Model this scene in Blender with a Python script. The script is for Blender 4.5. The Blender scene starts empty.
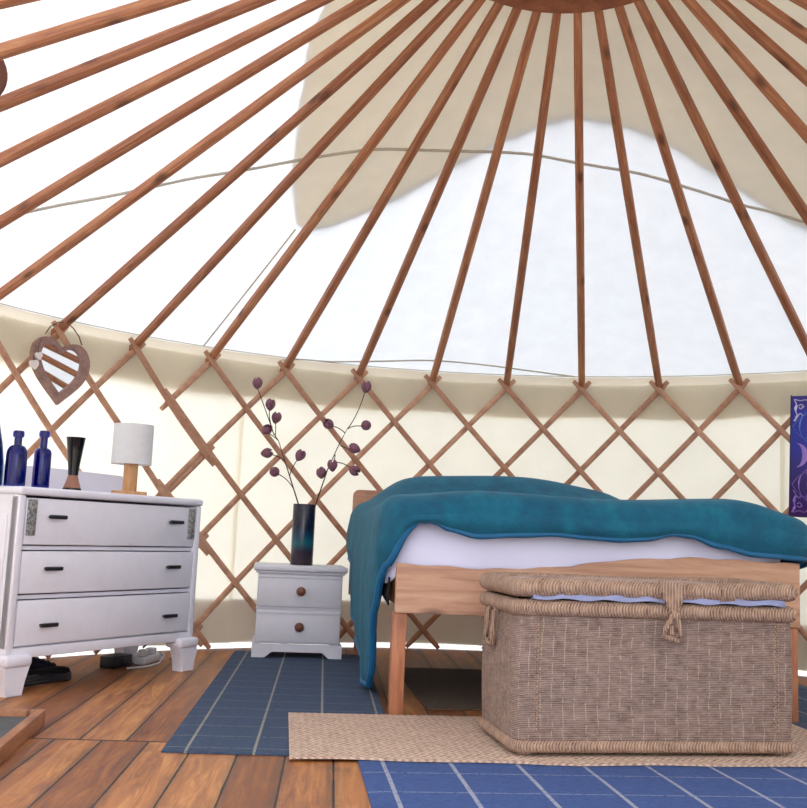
import bpy, bmesh, math, random
from mathutils import Vector, Matrix
from math import sin, cos, pi as PI, radians as RAD, sqrt, atan2
random.seed(7)
S = bpy.context.scene
C = S.collection

# ------------------------------------------------------------------ camera, sky, exposure
F_PX, PITCH, ROLL, YAW = 993.05, 0.128843, 0.042428, -0.162257
CAM = Vector((0, -3.29046, 0.67116))
fw = Vector((sin(YAW)*cos(PITCH), cos(YAW)*cos(PITCH), sin(PITCH)))
r0 = Vector((cos(YAW), -sin(YAW), 0)); u0 = r0.cross(fw)
rx = r0*cos(ROLL) + u0*sin(ROLL); ux = u0*cos(ROLL) - r0*sin(ROLL)
cd = bpy.data.cameras.new('camera'); cam = bpy.data.objects.new('camera', cd); C.objects.link(cam)
cam.matrix_world = Matrix(((rx.x, ux.x, -fw.x, CAM.x), (rx.y, ux.y, -fw.y, CAM.y), (rx.z, ux.z, -fw.z, CAM.z), (0, 0, 0, 1)))
cd.sensor_width = 36; cd.sensor_fit = 'HORIZONTAL'; cd.lens = 36*F_PX/807; cd.clip_start = 0.02
S.camera = cam
w = bpy.data.worlds.new('overcast_sky'); S.world = w; w.use_nodes = True
wb = w.node_tree.nodes['Background']; _n, _l = w.node_tree.nodes, w.node_tree.links             # overcast sky, brighter and a little bluer on the side behind the camera
_tc = _n.new('ShaderNodeTexCoord'); _dp = _n.new('ShaderNodeVectorMath'); _dp.operation = 'DOT_PRODUCT'; _dp.inputs[1].default_value = (-0.25, -0.93, 0.28)
_rp = _n.new('ShaderNodeValToRGB'); _l.new(_tc.outputs['Generated'], _dp.inputs[0]); _mp = _n.new('ShaderNodeMapRange'); _mp.inputs[1].default_value = -1
_l.new(_dp.outputs['Value'], _mp.inputs[0]); _l.new(_mp.outputs[0], _rp.inputs[0])
_e = _rp.color_ramp.elements; _e[0].position = 0.54; _e[0].color = (0.135, 0.143, 0.152, 1); _e[1].position = 0.95; _e[1].color = (0.92, 0.94, 1.02, 1)
_l.new(_rp.outputs[0], wb.inputs[0]); wb.inputs[1].default_value = 6.6
sd = bpy.data.lights.new('hazy_sun', 'SUN'); sd.energy = 0.85; sd.angle = RAD(30); sd.color = (1, 0.97, 0.9)
so = bpy.data.objects.new('hazy_sun', sd); C.objects.link(so)
so.rotation_euler = Vector((-0.80, -0.22, 0.58)).to_track_quat('Z', 'Y').to_euler()
S.view_settings.view_transform = 'Standard'; S.view_settings.look = 'None'
S.view_settings.exposure = -0.13; S.view_settings.gamma = 1; S.view_settings.use_curve_mapping = False

# ------------------------------------------------------------------ materials
def srgb(r, g, b):
    f = lambda c: (c/255/12.92) if c/255 <= 0.04045 else ((c/255+0.055)/1.055)**2.4
    return (f(r), f(g), f(b), 1)
class NT:
    def __init__(s, name):
        s.m = bpy.data.materials.new(name); s.m.use_nodes = True
        s.t = s.m.node_tree; s.n = s.t.nodes; s.b = s.n['Principled BSDF']; s.out = s.n['Material Output']
    def node(s, kind, **kw):
        n = s.n.new(kind)
        for k, v in kw.items():
            if k.startswith('_'): setattr(n, k[1:], v)
            else: n.inputs[k.replace('__', ' ')].default_value = v
        return n
    def link(s, a, b): s.t.links.new(a, b)
    def coords(s, scale=(1, 1, 1), rotz=0, kind='Object'):
        tc = s.node('ShaderNodeTexCoord'); mp = s.node('ShaderNodeMapping')
        mp.inputs['Scale'].default_value = scale; mp.inputs['Rotation'].default_value = (0, 0, rotz)
        s.link(tc.outputs[kind], mp.inputs['Vector']); return mp.outputs[0]
    def noise(s, vec, scale, detail=4, rough=0.6, dist=0):
        n = s.node('ShaderNodeTexNoise', Scale=scale, Detail=detail, Roughness=rough, Distortion=dist)
        s.link(vec, n.inputs['Vector']); return n.outputs[0]
    def ramp(s, fac, stops):
        r = s.node('ShaderNodeValToRGB'); e = r.color_ramp.elements
        while len(e) < len(stops): e.new(0.5)
        for i, (p, c) in enumerate(stops): e[i].position = p; e[i].color = c
        s.link(fac, r.inputs[0]); return r.outputs[0]
    def math(s, op, a, b=None, clamp=False):
        n = s.node('ShaderNodeMath', _operation=op, _use_clamp=clamp)
        for i, v in enumerate((a, b)):
            if v is None: continue
            if isinstance(v, (int, float)): n.inputs[i].default_value = v
            else: s.link(v, n.inputs[i])
        return n.outputs[0]
    def mix(s, fac, a, b, mode='MIX'):
        n = s.node('ShaderNodeMix', _data_type='RGBA', _blend_type=mode)
        for k, v in ((0, fac), (6, a), (7, b)):
            if isinstance(v, (int, float, tuple)): n.inputs[k].default_value = v
            else: s.link(v, n.inputs[k])
        return n.outputs[2]
    def bump(s, h, strength=0.3, dist=0.005):
        n = s.node('ShaderNodeBump', Strength=strength, Distance=dist); s.link(h, n.inputs['Height'])
        s.link(n.outputs[0], s.b.inputs['Normal']); return n
    def rand(s): return s.node('ShaderNodeObjectInfo').outputs['Random']

def plain(name, col, rough=0.5, var=0.06, nscale=14, metal=0, bump=0.0, spec=0.5, bscale=60):
    t = NT(name); v = t.coords()
    n = t.noise(v, nscale)
    d = tuple(c*(1-var) for c in col[:3])+(1,); l = tuple(min(1, c*(1+var)) for c in col[:3])+(1,)
    t.link(t.ramp(n, [(0.3, d), (0.7, l)]), t.b.inputs['Base Color'])
    t.b.inputs['Roughness'].default_value = rough; t.b.inputs['Metallic'].default_value = metal
    t.b.inputs['Specular IOR Level'].default_value = spec
    if bump: t.bump(t.noise(v, bscale, 3), bump, 0.004)
    return t.m

def wood(name, dark, mid, light, stretch=(14, 14, 1.2), rough=0.5, knots=True, hue=0.25, grain=3.0, rotz=0):
    t = NT(name); v = t.coords(stretch, rotz)
    rnd = t.rand()
    off = t.node('ShaderNodeVectorMath', _operation='ADD'); cx = t.node('ShaderNodeCombineXYZ')
    r37 = t.math('MULTIPLY', rnd, 37.0)
    for k in range(3): t.link(r37, cx.inputs[k])
    t.link(v, off.inputs[0]); t.link(cx.outputs[0], off.inputs[1])
    n = t.noise(off.outputs[0], grain, 5, 0.65, 0.6)
    col = t.ramp(n, [(0.25, dark), (0.5, mid), (0.78, light)])
    col = t.mix(t.math('MULTIPLY', rnd, hue), col, t.mix(1.0, col, (0.55, 0.42, 0.36, 1), 'MULTIPLY'))
    if knots:
        ko = t.node('ShaderNodeVectorMath', _operation='MULTIPLY'); ko.inputs[1].default_value = (1, 1, 5.5) if stretch[2] < 2 else (5, 1, 1)
        vo = t.node('ShaderNodeTexVoronoi', Scale=0.55); t.link(off.outputs[0], ko.inputs[0]); t.link(ko.outputs[0], vo.inputs['Vector'])
        k = t.ramp(vo.outputs['Distance'], [(0.10, (1, 1, 1, 1)), (0.24, (0, 0, 0, 1))])
        col = t.mix(t.math('MULTIPLY', k, 0.75), col, tuple(c*0.35 for c in dark[:3])+(1,))
    t.link(col, t.b.inputs['Base Color'])
    t.b.inputs['Roughness'].default_value = rough; t.bump(n, 0.15, 0.002)
    return t.m

def canvas(name, col, trans, nscale=3.0, var=0.04, wr=0.25):
    t = NT(name); t.n.remove(t.b); v = t.coords()
    n = t.noise(v, nscale, 5); d = tuple(c*(1-var) for c in col[:3])+(1,); l = tuple(min(1, c*(1+var)) for c in col[:3])+(1,)
    cc = t.ramp(n, [(0.3, d), (0.7, l)])
    di = t.node('ShaderNodeBsdfDiffuse'); tr = t.node('ShaderNodeBsdfTranslucent'); mx = t.node('ShaderNodeMixShader', Fac=trans)
    for q in (di, tr): t.link(cc, q.inputs['Color'])
    bp = t.node('ShaderNodeBump', Strength=wr, Distance=0.02); t.link(t.noise(v, 5, 4), bp.inputs['Height'])
    for q in (di, tr): t.link(bp.outputs[0], q.inputs['Normal'])
    t.link(di.outputs[0], mx.inputs[1]); t.link(tr.outputs[0], mx.inputs[2]); t.link(mx.outputs[0], t.out.inputs[0])
    return t.m

M = {}
M['roof'] = canvas('roof_canvas', (0.87, 0.90, 0.92, 1), 0.47, 9.0, 0.03)
M['wallc'] = canvas('wall_canvas', (0.93, 0.89, 0.765, 1), 0.62)
M['val'] = canvas('valance_canvas', (0.80, 0.72, 0.58, 1), 0.36)
M['val2'] = canvas('valance_lining', (0.62, 0.58, 0.56, 1), 0.30)
M['sod'] = canvas('sod_cloth', (0.47, 0.40, 0.365, 1), 0.25)
M['cover'] = canvas('cover_canvas', (0.82, 0.69, 0.475, 1), 0.44)
M['pole'] = wood('pole_wood', srgb(130, 76, 52), srgb(172, 112, 78), srgb(206, 152, 108), (22, 22, 1.6), 0.55, hue=0.55)
M['rod'] = wood('lattice_wood', srgb(162, 116, 92), srgb(192, 146, 118), srgb(212, 170, 140), (5, 5, 5), 0.6, knots=False, hue=0.5)
M['crown'] = wood('crown_wood', srgb(104, 58, 40), srgb(140, 84, 56), srgb(165, 108, 74), (4, 4, 8), 0.5, knots=False)
M['bedwood'] = wood('bed_pine', srgb(146, 100, 80), srgb(192, 148, 122), srgb(216, 176, 148), (1.2, 10, 16), 0.5, hue=0.1, grain=1.6)
M['legwood'] = wood('leg_pine', srgb(136, 76, 52), srgb(180, 116, 82), srgb(205, 145, 105), (12, 12, 1.4), 0.5, hue=0.1)
M['headwood'] = wood('headboard_wood', srgb(168, 112, 84), srgb(196, 142, 110), srgb(212, 162, 130), (2, 8, 12), 0.5, knots=False, hue=0.1)
M['lampwood'] = wood('lamp_wood', srgb(176, 122, 78), srgb(206, 156, 108), srgb(222, 178, 132), (14, 14, 3), 0.5, knots=False, hue=0.1)
M['knobwood'] = wood('knob_wood', srgb(84, 44, 34), srgb(112, 62, 48), srgb(130, 78, 62), (10, 10, 10), 0.35, knots=False, hue=0.1)
M['heartwood'] = wood('heart_wood', srgb(118, 88, 80), srgb(146, 114, 104), srgb(168, 136, 124), (10, 10, 3), 0.7, knots=False, hue=0.1)
M['trayw'] = wood('hearth_timber', srgb(128, 80, 54), srgb(166, 112, 78), srgb(188, 134, 98), (10, 1.5, 10), 0.55, hue=0.1)
M['discw'] = wood('disc_wood', srgb(80, 44, 34), srgb(110, 66, 52), srgb(132, 84, 66), (6, 6, 6), 0.6, knots=False)
M['white'] = plain('white_paint', srgb(226, 224, 236), 0.45, 0.03)
M['stand'] = plain('pale_grey_paint', srgb(214, 212, 222), 0.5, 0.03)
M['black'] = plain('black_metal', srgb(30, 27, 30), 0.35, 0.1)
M['blackcloth'] = plain('black_cloth', srgb(22, 20, 24), 0.95, 0.1)
M['plastic'] = plain('black_plastic', srgb(26, 26, 32), 0.4, 0.1)
M['wplastic'] = plain('white_plastic', srgb(205, 205, 210), 0.4, 0.03)
M['navycloth'] = plain('navy_cloth', srgb(28, 32, 52), 0.95, 0.15, bump=0.4)
M['shade'] = canvas('lamp_shade_fabric', (0.86, 0.86, 0.88, 1), 0.3, 40, 0.03, 0.1)
M['sheet'] = plain('lilac_white_sheet', srgb(226, 226, 254), 0.85, 0.02, 6, bump=0.15, bscale=18)
M['cord'] = plain('grey_rope_and_shadow', srgb(190, 184, 172), 0.9, 0.06, 80)
M['wire'] = plain('thin_brown_cord', srgb(96, 72, 60), 0.8, 0.1)
M['bud'] = plain('mauve_felt', srgb(124, 84, 100), 0.95, 0.15, 60, bump=0.3)
M['twig'] = plain('dark_twig', srgb(58, 40, 36), 0.8, 0.2, 40)
M['charm'] = plain('off_white_ceramic', srgb(222, 210, 208), 0.5, 0.05)
M['mouldg'] = None
M['slate'] = plain('dark_slate', srgb(74, 78, 82), 0.7, 0.15, 20, bump=0.2)
M['lilac'] = plain('lilac_cloth', srgb(140, 146, 182), 0.9, 0.08, 20, bump=0.3)
M['ground'] = plain('overexposed_ground', srgb(215, 212, 205), 0.9, 0.06, 30)  # pale tone paints in the daylight glare on the ground outside
M['tanleather'] = plain('vase_horn', srgb(150, 104, 84), 0.5, 0.1)

def teal():
    t = NT('teal_fleece'); v = t.coords()
    n = t.noise(v, 9, 6, 0.7); n2 = t.noise(v, 180, 2)
    t.link(t.ramp(n, [(0.3, srgb(0, 68, 98)), (0.55, srgb(0, 90, 118)), (0.8, srgb(6, 112, 132))]), t.b.inputs['Base Color'])
    t.b.inputs['Roughness'].default_value = 0.9; t.b.inputs['Sheen Weight'].default_value = 0.12
    t.b.inputs['Sheen Tint'].default_value = (0.35, 0.75, 0.85, 1); t.b.inputs['Sheen Roughness'].default_value = 0.4
    t.bump(t.math('ADD', t.math('MULTIPLY', n, 2.0), n2), 0.5, 0.006); return t.m
M['teal'] = teal()
M['tealhem'] = plain('blue_satin_binding', srgb(18, 98, 146), 0.6, 0.08)

def glass(name, col, rough=0.05):
    t = NT(name); t.b.inputs['Base Color'].default_value = col; t.b.inputs['Roughness'].default_value = rough
    t.b.inputs['Transmission Weight'].default_value = 0.9; t.b.inputs['IOR'].default_value = 1.45
    return t.m
M['cobalt'] = glass('cobalt_glass', (0.002, 0.008, 0.33, 1))
M['bluegl'] = glass('sea_blue_glass', (0.01, 0.07, 0.30, 1))
M['darkglass'] = plain('black_lacquer', srgb(18, 16, 20), 0.25, 0.1)

def mirror():
    t = NT('mirror_glass'); t.b.inputs['Metallic'].default_value = 1; t.b.inputs['Roughness'].default_value = 0.01
    t.b.inputs['Base Color'].default_value = (0.95, 0.96, 0.96, 1); return t.m
M['mirror'] = mirror()

def vase_mat():
    t = NT('glazed_vase'); tc = t.node('ShaderNodeTexCoord'); sx = t.node('ShaderNodeSeparateXYZ'); t.link(tc.outputs['Object'], sx.inputs[0])
    n = t.noise(t.coords((8, 8, 3)), 4)
    z = t.math('ADD', t.math('MULTIPLY', sx.outputs[2], 1/0.325), t.math('MULTIPLY', t.math('SUBTRACT', n, 0.5), 0.10))
    c = t.ramp(z, [(0.0, srgb(50, 30, 42)), (0.22, srgb(46, 36, 52)), (0.36, srgb(26, 92, 108)), (0.47, srgb(20, 62, 88)), (0.62, srgb(20, 24, 52)), (1.0, srgb(22, 20, 42))])
    t.link(c, t.b.inputs['Base Color']); t.b.inputs['Roughness'].default_value = 0.25; return t.m
M['vase'] = vase_mat()

def mould():
    t = NT('silver_sequin_strip'); v = t.coords()
    vo = t.node('ShaderNodeTexVoronoi', Scale=130); t.link(v, vo.inputs['Vector'])
    t.link(t.ramp(vo.outputs['Color'], [(0.25, srgb(112, 112, 114)), (0.75, srgb(176, 176, 174))]), t.b.inputs['Base Color'])
    t.b.inputs['Roughness'].default_value = 0.4; t.b.inputs['Metallic'].default_value = 0.4; t.bump(vo.outputs['Distance'], 0.6, 0.004); return t.m
M['mouldg'] = mould()

def planks():
    W = 0.142
    t = NT('floor_planks'); v = t.coords((1, 1, 1)); sx = t.node('ShaderNodeSeparateXYZ'); t.link(v, sx.inputs[0])
    x, y = sx.outputs[0], sx.outputs[1]           # object axes: y runs along the boards
    far = t.math('GREATER_THAN', y, 0.0)
    xs = t.math('DIVIDE', t.math('ADD', x, t.math('MULTIPLY', far, 0.07)), W)
    idx = t.math('ADD', t.math('FLOOR', xs), t.math('MULTIPLY', far, 57.0)); fr = t.math('FRACT', xs)
    edge = t.math('MULTIPLY', t.math('MINIMUM', fr, t.math('SUBTRACT', 1.0, fr)), W)
    wob = t.noise(v, 7, 3)
    gap = t.math('LESS_THAN', edge, t.math('MULTIPLY', wob, 0.006))
    butt = t.math('LESS_THAN', t.math('ABSOLUTE', y), 0.006)
    gap = t.math('MAXIMUM', gap, butt)
    soft = t.ramp(t.math('ADD', edge, t.math('MULTIPLY', t.math('SUBTRACT', wob, 0.5), 0.03)), [(0.002, (1, 1, 1, 1)), (0.030, (0, 0, 0, 1))])
    wn = t.node('ShaderNodeTexWhiteNoise', _noise_dimensions='1D'); t.link(idx, wn.inputs['W'])
    cx = t.node('ShaderNodeCombineXYZ')
    t.link(t.math('MULTIPLY', x, 13.0), cx.inputs[0]); t.link(t.math('MULTIPLY', y, 1.1), cx.inputs[1]); t.link(t.math('MULTIPLY', idx, 7.3), cx.inputs[2])
    g = t.noise(cx.outputs[0], 2.2, 7, 0.68, 1.2)
    col = t.ramp(g, [(0.28, srgb(120, 74, 48)), (0.5, srgb(176, 116, 72)), (0.72, srgb(214, 160, 104))])
    tone = t.ramp(wn.outputs[0], [(0.0, srgb(186, 166, 150)), (0.5, srgb(234, 224, 210)), (1.0, srgb(255, 252, 238))])
    col = t.mix(1.0, col, tone, 'MULTIPLY')
    st = t.noise(v, 3.2, 6, 0.7, 0.8)
    stain = t.math('MULTIPLY', t.ramp(st, [(0.52, (0, 0, 0, 1)), (0.72, (1, 1, 1, 1))]), t.math('ADD', 0.25, t.math('MULTIPLY', soft, 0.75)))
    col = t.mix(t.math('MULTIPLY', stain, 0.75), col, srgb(62, 50, 44))
    col = t.mix(t.math('MULTIPLY', soft, 0.42), col, srgb(84, 56, 42))
    col = t.mix(gap, col, srgb(30, 22, 20))
    t.link(col, t.b.inputs['Base Color'])
    t.link(t.ramp(g, [(0.3, (0.42,)*3+(1,)), (0.7, (0.55,)*3+(1,))]), t.b.inputs['Roughness'])
    t.bump(t.math('SUBTRACT', t.math('MULTIPLY', g, 0.4), gap), 0.35, 0.004); return t.m
M['planks'] = planks()

def rug(name, base, base2, line, sx_, sy_, ox=0.0, oy=0.0, wline=0.006):
    t = NT(name); v = t.coords(); s = t.node('ShaderNodeSeparateXYZ'); t.link(v, s.inputs[0])
    x, y = s.outputs[0], s.outputs[1]
    weave = t.math('MULTIPLY', t.math('SINE', t.math('MULTIPLY', y, 900.0)), t.math('SINE', t.math('MULTIPLY', x, 700.0)))
    n = t.noise(v, 60, 4, 0.7); n2 = t.noise(t.coords((8, 90, 1)), 5, 3)
    col = t.ramp(t.math('ADD', t.math('MULTIPLY', n, 0.5), t.math('MULTIPLY', n2, 0.5)), [(0.35, base), (0.65, base2)])
    def ln(c, sp, o, wd):
        f = t.math('FRACT', t.math('DIVIDE', t.math('ADD', c, o), sp))
        return t.math('LESS_THAN', t.math('MULTIPLY', t.math('ABSOLUTE', t.math('SUBTRACT', f, 0.5)), sp), wd)
    brk = t.math('GREATER_THAN', t.noise(v, 90, 2), 0.42)
    L1 = t.math('MULTIPLY', ln(x, sx_, ox, wline), t.math('ADD', 0.35, t.math('MULTIPLY', brk, 0.35)))
    L2 = t.math('MULTIPLY', ln(y, sy_, oy, wline*0.6), t.math('MULTIPLY', brk, 0.40))
    col = t.mix(t.math('MAXIMUM', L1, L2), col, line)
    t.link(col, t.b.inputs['Base Color']); t.b.inputs['Roughness'].default_value = 0.95
    t.bump(t.math('ADD', weave, n), 0.5, 0.003); return t.m
M['rugA'] = rug('slate_blue_rug', srgb(44, 60, 88), srgb(66, 84, 112), srgb(166, 162, 148), 0.2, 0.165, 0.03, 0.03, 0.0042)
M['rugB'] = rug('bright_blue_rug', srgb(44, 68, 124), srgb(66, 94, 152), srgb(178, 180, 190), 0.2, 0.21, 0.03, 0.05)
M['rugC'] = rug('dark_brown_rug', srgb(70, 56, 48), srgb(104, 86, 72), srgb(84, 74, 64), 0.3, 0.3, 0.0, 0.0)

def jute():
    t = NT('tan_seagrass'); v = t.coords(); s = t.node('ShaderNodeSeparateXYZ'); t.link(v, s.inputs[0])
    x, y = s.outputs[0], s.outputs[1]
    zig = t.math('MULTIPLY', t.math('PINGPONG', y, 0.035), 1.0)
    h = t.math('SINE', t.math('MULTIPLY', t.math('ADD', x, zig), 260.0))
    n = t.noise(v, 70, 4)
    f = t.math('ADD', t.math('MULTIPLY', h, 0.16), n)
    t.link(t.ramp(f, [(0.25, srgb(156, 128, 112)), (0.5, srgb(196, 168, 150)), (0.75, srgb(216, 192, 174))]), t.b.inputs['Base Color'])
    t.b.inputs['Roughness'].default_value = 0.95; t.bump(t.math('ADD', h, n), 0.6, 0.004); return t.m
M['jute'] = jute()

def weave(name, wrap=False):
    t = NT(name); v = t.coords(); s = t.node('ShaderNodeSeparateXYZ'); t.link(v, s.inputs[0])
    x, y, z = s.outputs
    hx = t.math('SUBTRACT', x, y)                       # runs round the box horizontally
    n = t.noise(t.coords((30, 30, 160)) if not wrap else t.coords((120, 120, 20)), 1.0, 4, 0.7)
    n2 = t.noise(v, 30, 4)
    if wrap:
        row = t.math('SINE', t.math('MULTIPLY', hx, 620.0)); st = None
    else:
        row = t.math('SINE', t.math('ADD', t.math('MULTIPLY', z, 1150.0), t.math('MULTIPLY', n2, 4.0)))
        hw = t.math('ADD', hx, t.math('MULTIPLY', t.noise(t.coords((3, 3, 14)), 1.2), 0.022))
        f = t.math('FRACT', t.math('DIVIDE', hw, 0.037))
        st = t.math('MULTIPLY', t.math('LESS_THAN', t.math('ABSOLUTE', t.math('SUBTRACT', f, 0.5)), 0.045),
                    t.math('GREATER_THAN', t.noise(t.coords((40, 40, 60)), 1.0), 0.50))
    fac = t.math('ADD', t.math('MULTIPLY', row, 0.12), t.math('ADD', t.math('MULTIPLY', n, 0.6), t.math('MULTIPLY', n2, 0.4)))
    if wrap: stops = [(0.28, srgb(112, 86, 74)), (0.5, srgb(176, 144, 124)), (0.75, srgb(204, 172, 150))]
    else: stops = [(0.28, srgb(104, 84, 78)), (0.5, srgb(162, 136, 126)), (0.75, srgb(194, 168, 154))]
    col = t.ramp(fac, stops)
    if st is not None: col = t.mix(t.math('MULTIPLY', st, 0.6), col, srgb(214, 196, 176))
    t.link(col, t.b.inputs['Base Color']); t.b.inputs['Roughness'].default_value = 0.8
    t.bump(t.math('ADD', row, t.math('MULTIPLY', n, 2.0)), 0.7, 0.004); return t.m
M['weave'] = weave('woven_seagrass'); M['wrap'] = weave('wrapped_seagrass', True)

def paint_mat():
    t = NT('painted_canvas'); n = t.noise(t.coords(), 5, 4); s = t.node('ShaderNodeSeparateXYZ'); t.link(t.coords(), s.inputs[0])
    f = t.math('ADD', t.math('MULTIPLY', s.outputs[2], 1.45), t.math('MULTIPLY', t.math('SUBTRACT', n, 0.5), 0.4))
    t.link(t.ramp(f, [(0.0, srgb(66, 24, 104)), (0.3, srgb(48, 28, 110)), (0.55, srgb(34, 42, 158)), (0.85, srgb(40, 48, 156)), (1.0, srgb(50, 32, 112))]), t.b.inputs['Base Color'])
    t.b.inputs['Roughness'].default_value = 0.5; return t.m
M['paint'] = paint_mat()
M['pl'] = plain('lilac_paint', srgb(150, 120, 200), 0.5, 0.1); M['pb'] = plain('sky_blue_paint', srgb(96, 140, 220), 0.5, 0.1)
M['pw'] = plain('pale_paint', srgb(214, 206, 232), 0.5, 0.05); M['pe'] = plain('dark_canvas_edge', srgb(34, 18, 50), 0.6, 0.1)

# ------------------------------------------------------------------ mesh helpers
class MB:
    def __init__(s): s.bm = bmesh.new()
    def add(s, other, mtx=None):
        me = bpy.data.meshes.new('tmp'); other.to_mesh(me); other.free()
        if mtx is not None: me.transform(mtx)
        s.bm.from_mesh(me); bpy.data.meshes.remove(me); return s
    def box(s, x0, x1, y0, y1, z0, z1, bev=0.0, seg=2, mtx=None):
        b = bmesh.new(); bmesh.ops.create_cube(b, size=1)
        for v in b.verts: v.co = Vector(((x0+x1)/2+v.co.x*(x1-x0), (y0+y1)/2+v.co.y*(y1-y0), (z0+z1)/2+v.co.z*(z1-z0)))
        if bev: bmesh.ops.bevel(b, geom=b.edges[:], offset=bev, segments=seg, affect='EDGES', profile=0.5)
        return s.add(b, mtx)
    def lathe(s, prof, n=24, mtx=None, cap=True):
        b = bmesh.new(); rings = []
        for r, z in prof: rings.append([b.verts.new((r*cos(2*PI*k/n), r*sin(2*PI*k/n), z)) for k in range(n)])
        for a, c in zip(rings, rings[1:]):
            for k in range(n): b.faces.new((a[k], a[(k+1) % n], c[(k+1) % n], c[k]))
        if cap: b.faces.new(rings[0][::-1]); b.faces.new(rings[-1])
        return s.add(b, mtx)
    def tube(s, pts, rad, n=8, closed=False, mtx=None, flat=None):
        """rad number or list; flat=(normal_half) gives elliptical section"""
        b = bmesh.new(); P = [Vector(p) for p in pts]; N = len(P); rings = []; up = Vector((0.13, 0.21, 0.97))
        for i in range(N):
            a = P[i-1] if (i > 0 or closed) else P[i]; c = P[(i+1) % N] if (i < N-1 or closed) else P[i]
            t = (c-a).normalized(); e1 = t.cross(up)
            if e1.length < 0.1: e1 = t.cross(Vector((1, 0, 0)))
            e1.normalize(); e2 = e1.cross(t)
            r = rad[i] if isinstance(rad, (list, tuple)) else rad; rb = r*(flat or 1)
            rings.append([b.verts.new(P[i]+e1*r*cos(2*PI*k/n)+e2*rb*sin(2*PI*k/n)) for k in range(n)])
        for i in range(N if closed else N-1):
            a, c = rings[i], rings[(i+1) % N]
            for k in range(n): b.faces.new((a[k], a[(k+1) % n], c[(k+1) % n], c[k]))
        if not closed: b.faces.new(rings[0][::-1]); b.faces.new(rings[-1])
        return s.add(b, mtx)
    def prism(s, poly, h0, h1, mtx=None, bev=0.0, hole=None):
        """polygon in XY extruded in Z; optional hole with the same vertex count"""
        b = bmesh.new(); n = len(poly)
        lo = [b.verts.new((p[0], p[1], h0)) for p in poly]; hi = [b.verts.new((p[0], p[1], h1)) for p in poly]
        for k in range(n): b.faces.new((lo[k], lo[(k+1) % n], hi[(k+1) % n], hi[k]))
        if hole:
            l2 = [b.verts.new((p[0], p[1], h0)) for p in hole]; h2 = [b.verts.new((p[0], p[1], h1)) for p in hole]
            for k in range(n):
                j = (k+1) % n
                b.faces.new((l2[j], l2[k], h2[k], h2[j])); b.faces.new((hi[k], hi[j], h2[j], h2[k])); b.faces.new((lo[j], lo[k], l2[k], l2[j]))
        else: b.faces.new(lo[::-1]); b.faces.new(hi)
        if bev: bmesh.ops.bevel(b, geom=[e for e in b.edges if abs(e.verts[0].co.z-e.verts[1].co.z) < 1e-6 and len(e.link_faces) == 2 and abs(e.link_faces[0].normal.dot(e.link_faces[1].normal)) < 0.9], offset=bev, segments=2, affect='EDGES')
        return s.add(b, mtx)
    def grid(s, rows, closed_u=False):
        b = bmesh.new(); R = [[b.verts.new(p) for p in row] for row in rows]
        for a, c in zip(R, R[1:]):
            m = len(a)
            for k in range(m if closed_u else m-1): b.faces.new((a[k], a[(k+1) % m], c[(k+1) % m], c[k]))
        return s.add(b)
    def build(s, name, mat, parent=None, smooth=40, loc=None, rot=None, thick=0, sub=0):
        bmesh.ops.remove_doubles(s.bm, verts=s.bm.verts[:], dist=1e-5)
        bmesh.ops.recalc_face_normals(s.bm, faces=s.bm.faces[:])
        me = bpy.data.meshes.new(name); s.bm.to_mesh(me); s.bm.free()
        me.materials.append(M[mat] if isinstance(mat, str) else mat)
        if smooth:
            for p in me.polygons: p.use_smooth = True
            try: me.set_sharp_from_angle(angle=RAD(smooth))
            except Exception: pass
        o = bpy.data.objects.new(name, me); C.objects.link(o)
        if parent: o.parent = parent
        if loc is not None: o.location = loc
        if rot is not None: o.rotation_euler = rot
        if thick:
            md = o.modifiers.new('thickness', 'SOLIDIFY'); md.thickness = thick; md.offset = 0
        if sub:
            md = o.modifiers.new('subdivision', 'SUBSURF'); md.levels = sub; md.render_levels = sub
        return o
def tag(o, label=None, cat=None, group=None, kind=None):
    if label: o['label'] = label
    if cat: o['category'] = cat
    if group: o['group'] = group
    if kind: o['kind'] = kind
    return o
def empty(name, loc, rz=0, label=None, cat=None, group=None):
    o = bpy.data.objects.new(name, None); C.objects.link(o); o.location = loc; o.rotation_euler = (0, 0, rz); o.empty_display_size = 0.1
    return tag(o, label, cat, group)
def copy_tree(o, parent=None):
    c = o.copy(); C.objects.link(c)
    if parent: c.parent = parent
    for ch in list(o.children): copy_tree(ch, c)
    return c
def sstep(a, b, x):
    t = max(0, min(1, (x-a)/(b-a))); return t*t*(3-2*t)
def interp(x, xs, ys):
    if x <= xs[0]: return ys[0]
    for i in range(1, len(xs)):
        if x <= xs[i]:
            t = (x-xs[i-1])/(xs[i]-xs[i-1]); t = t*t*(3-2*t); return ys[i-1]+(ys[i]-ys[i-1])*t
    return ys[-1]
def pol(deg, r, z): a = RAD(deg); return Vector((r*sin(a), r*cos(a), z))
def struct(o): o['kind'] = 'structure'; return o

# ------------------------------------------------------------------ the yurt shell
R = 2.746; STEP = 360/38; PH = 2.083; EAVE_R, EAVE_Z, SLOPE = 2.79, 1.66, 0.515
AX = RAD(16)                                      # the furniture's axis
def cone_z(r): return EAVE_Z+(EAVE_R-r)*SLOPE
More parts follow.
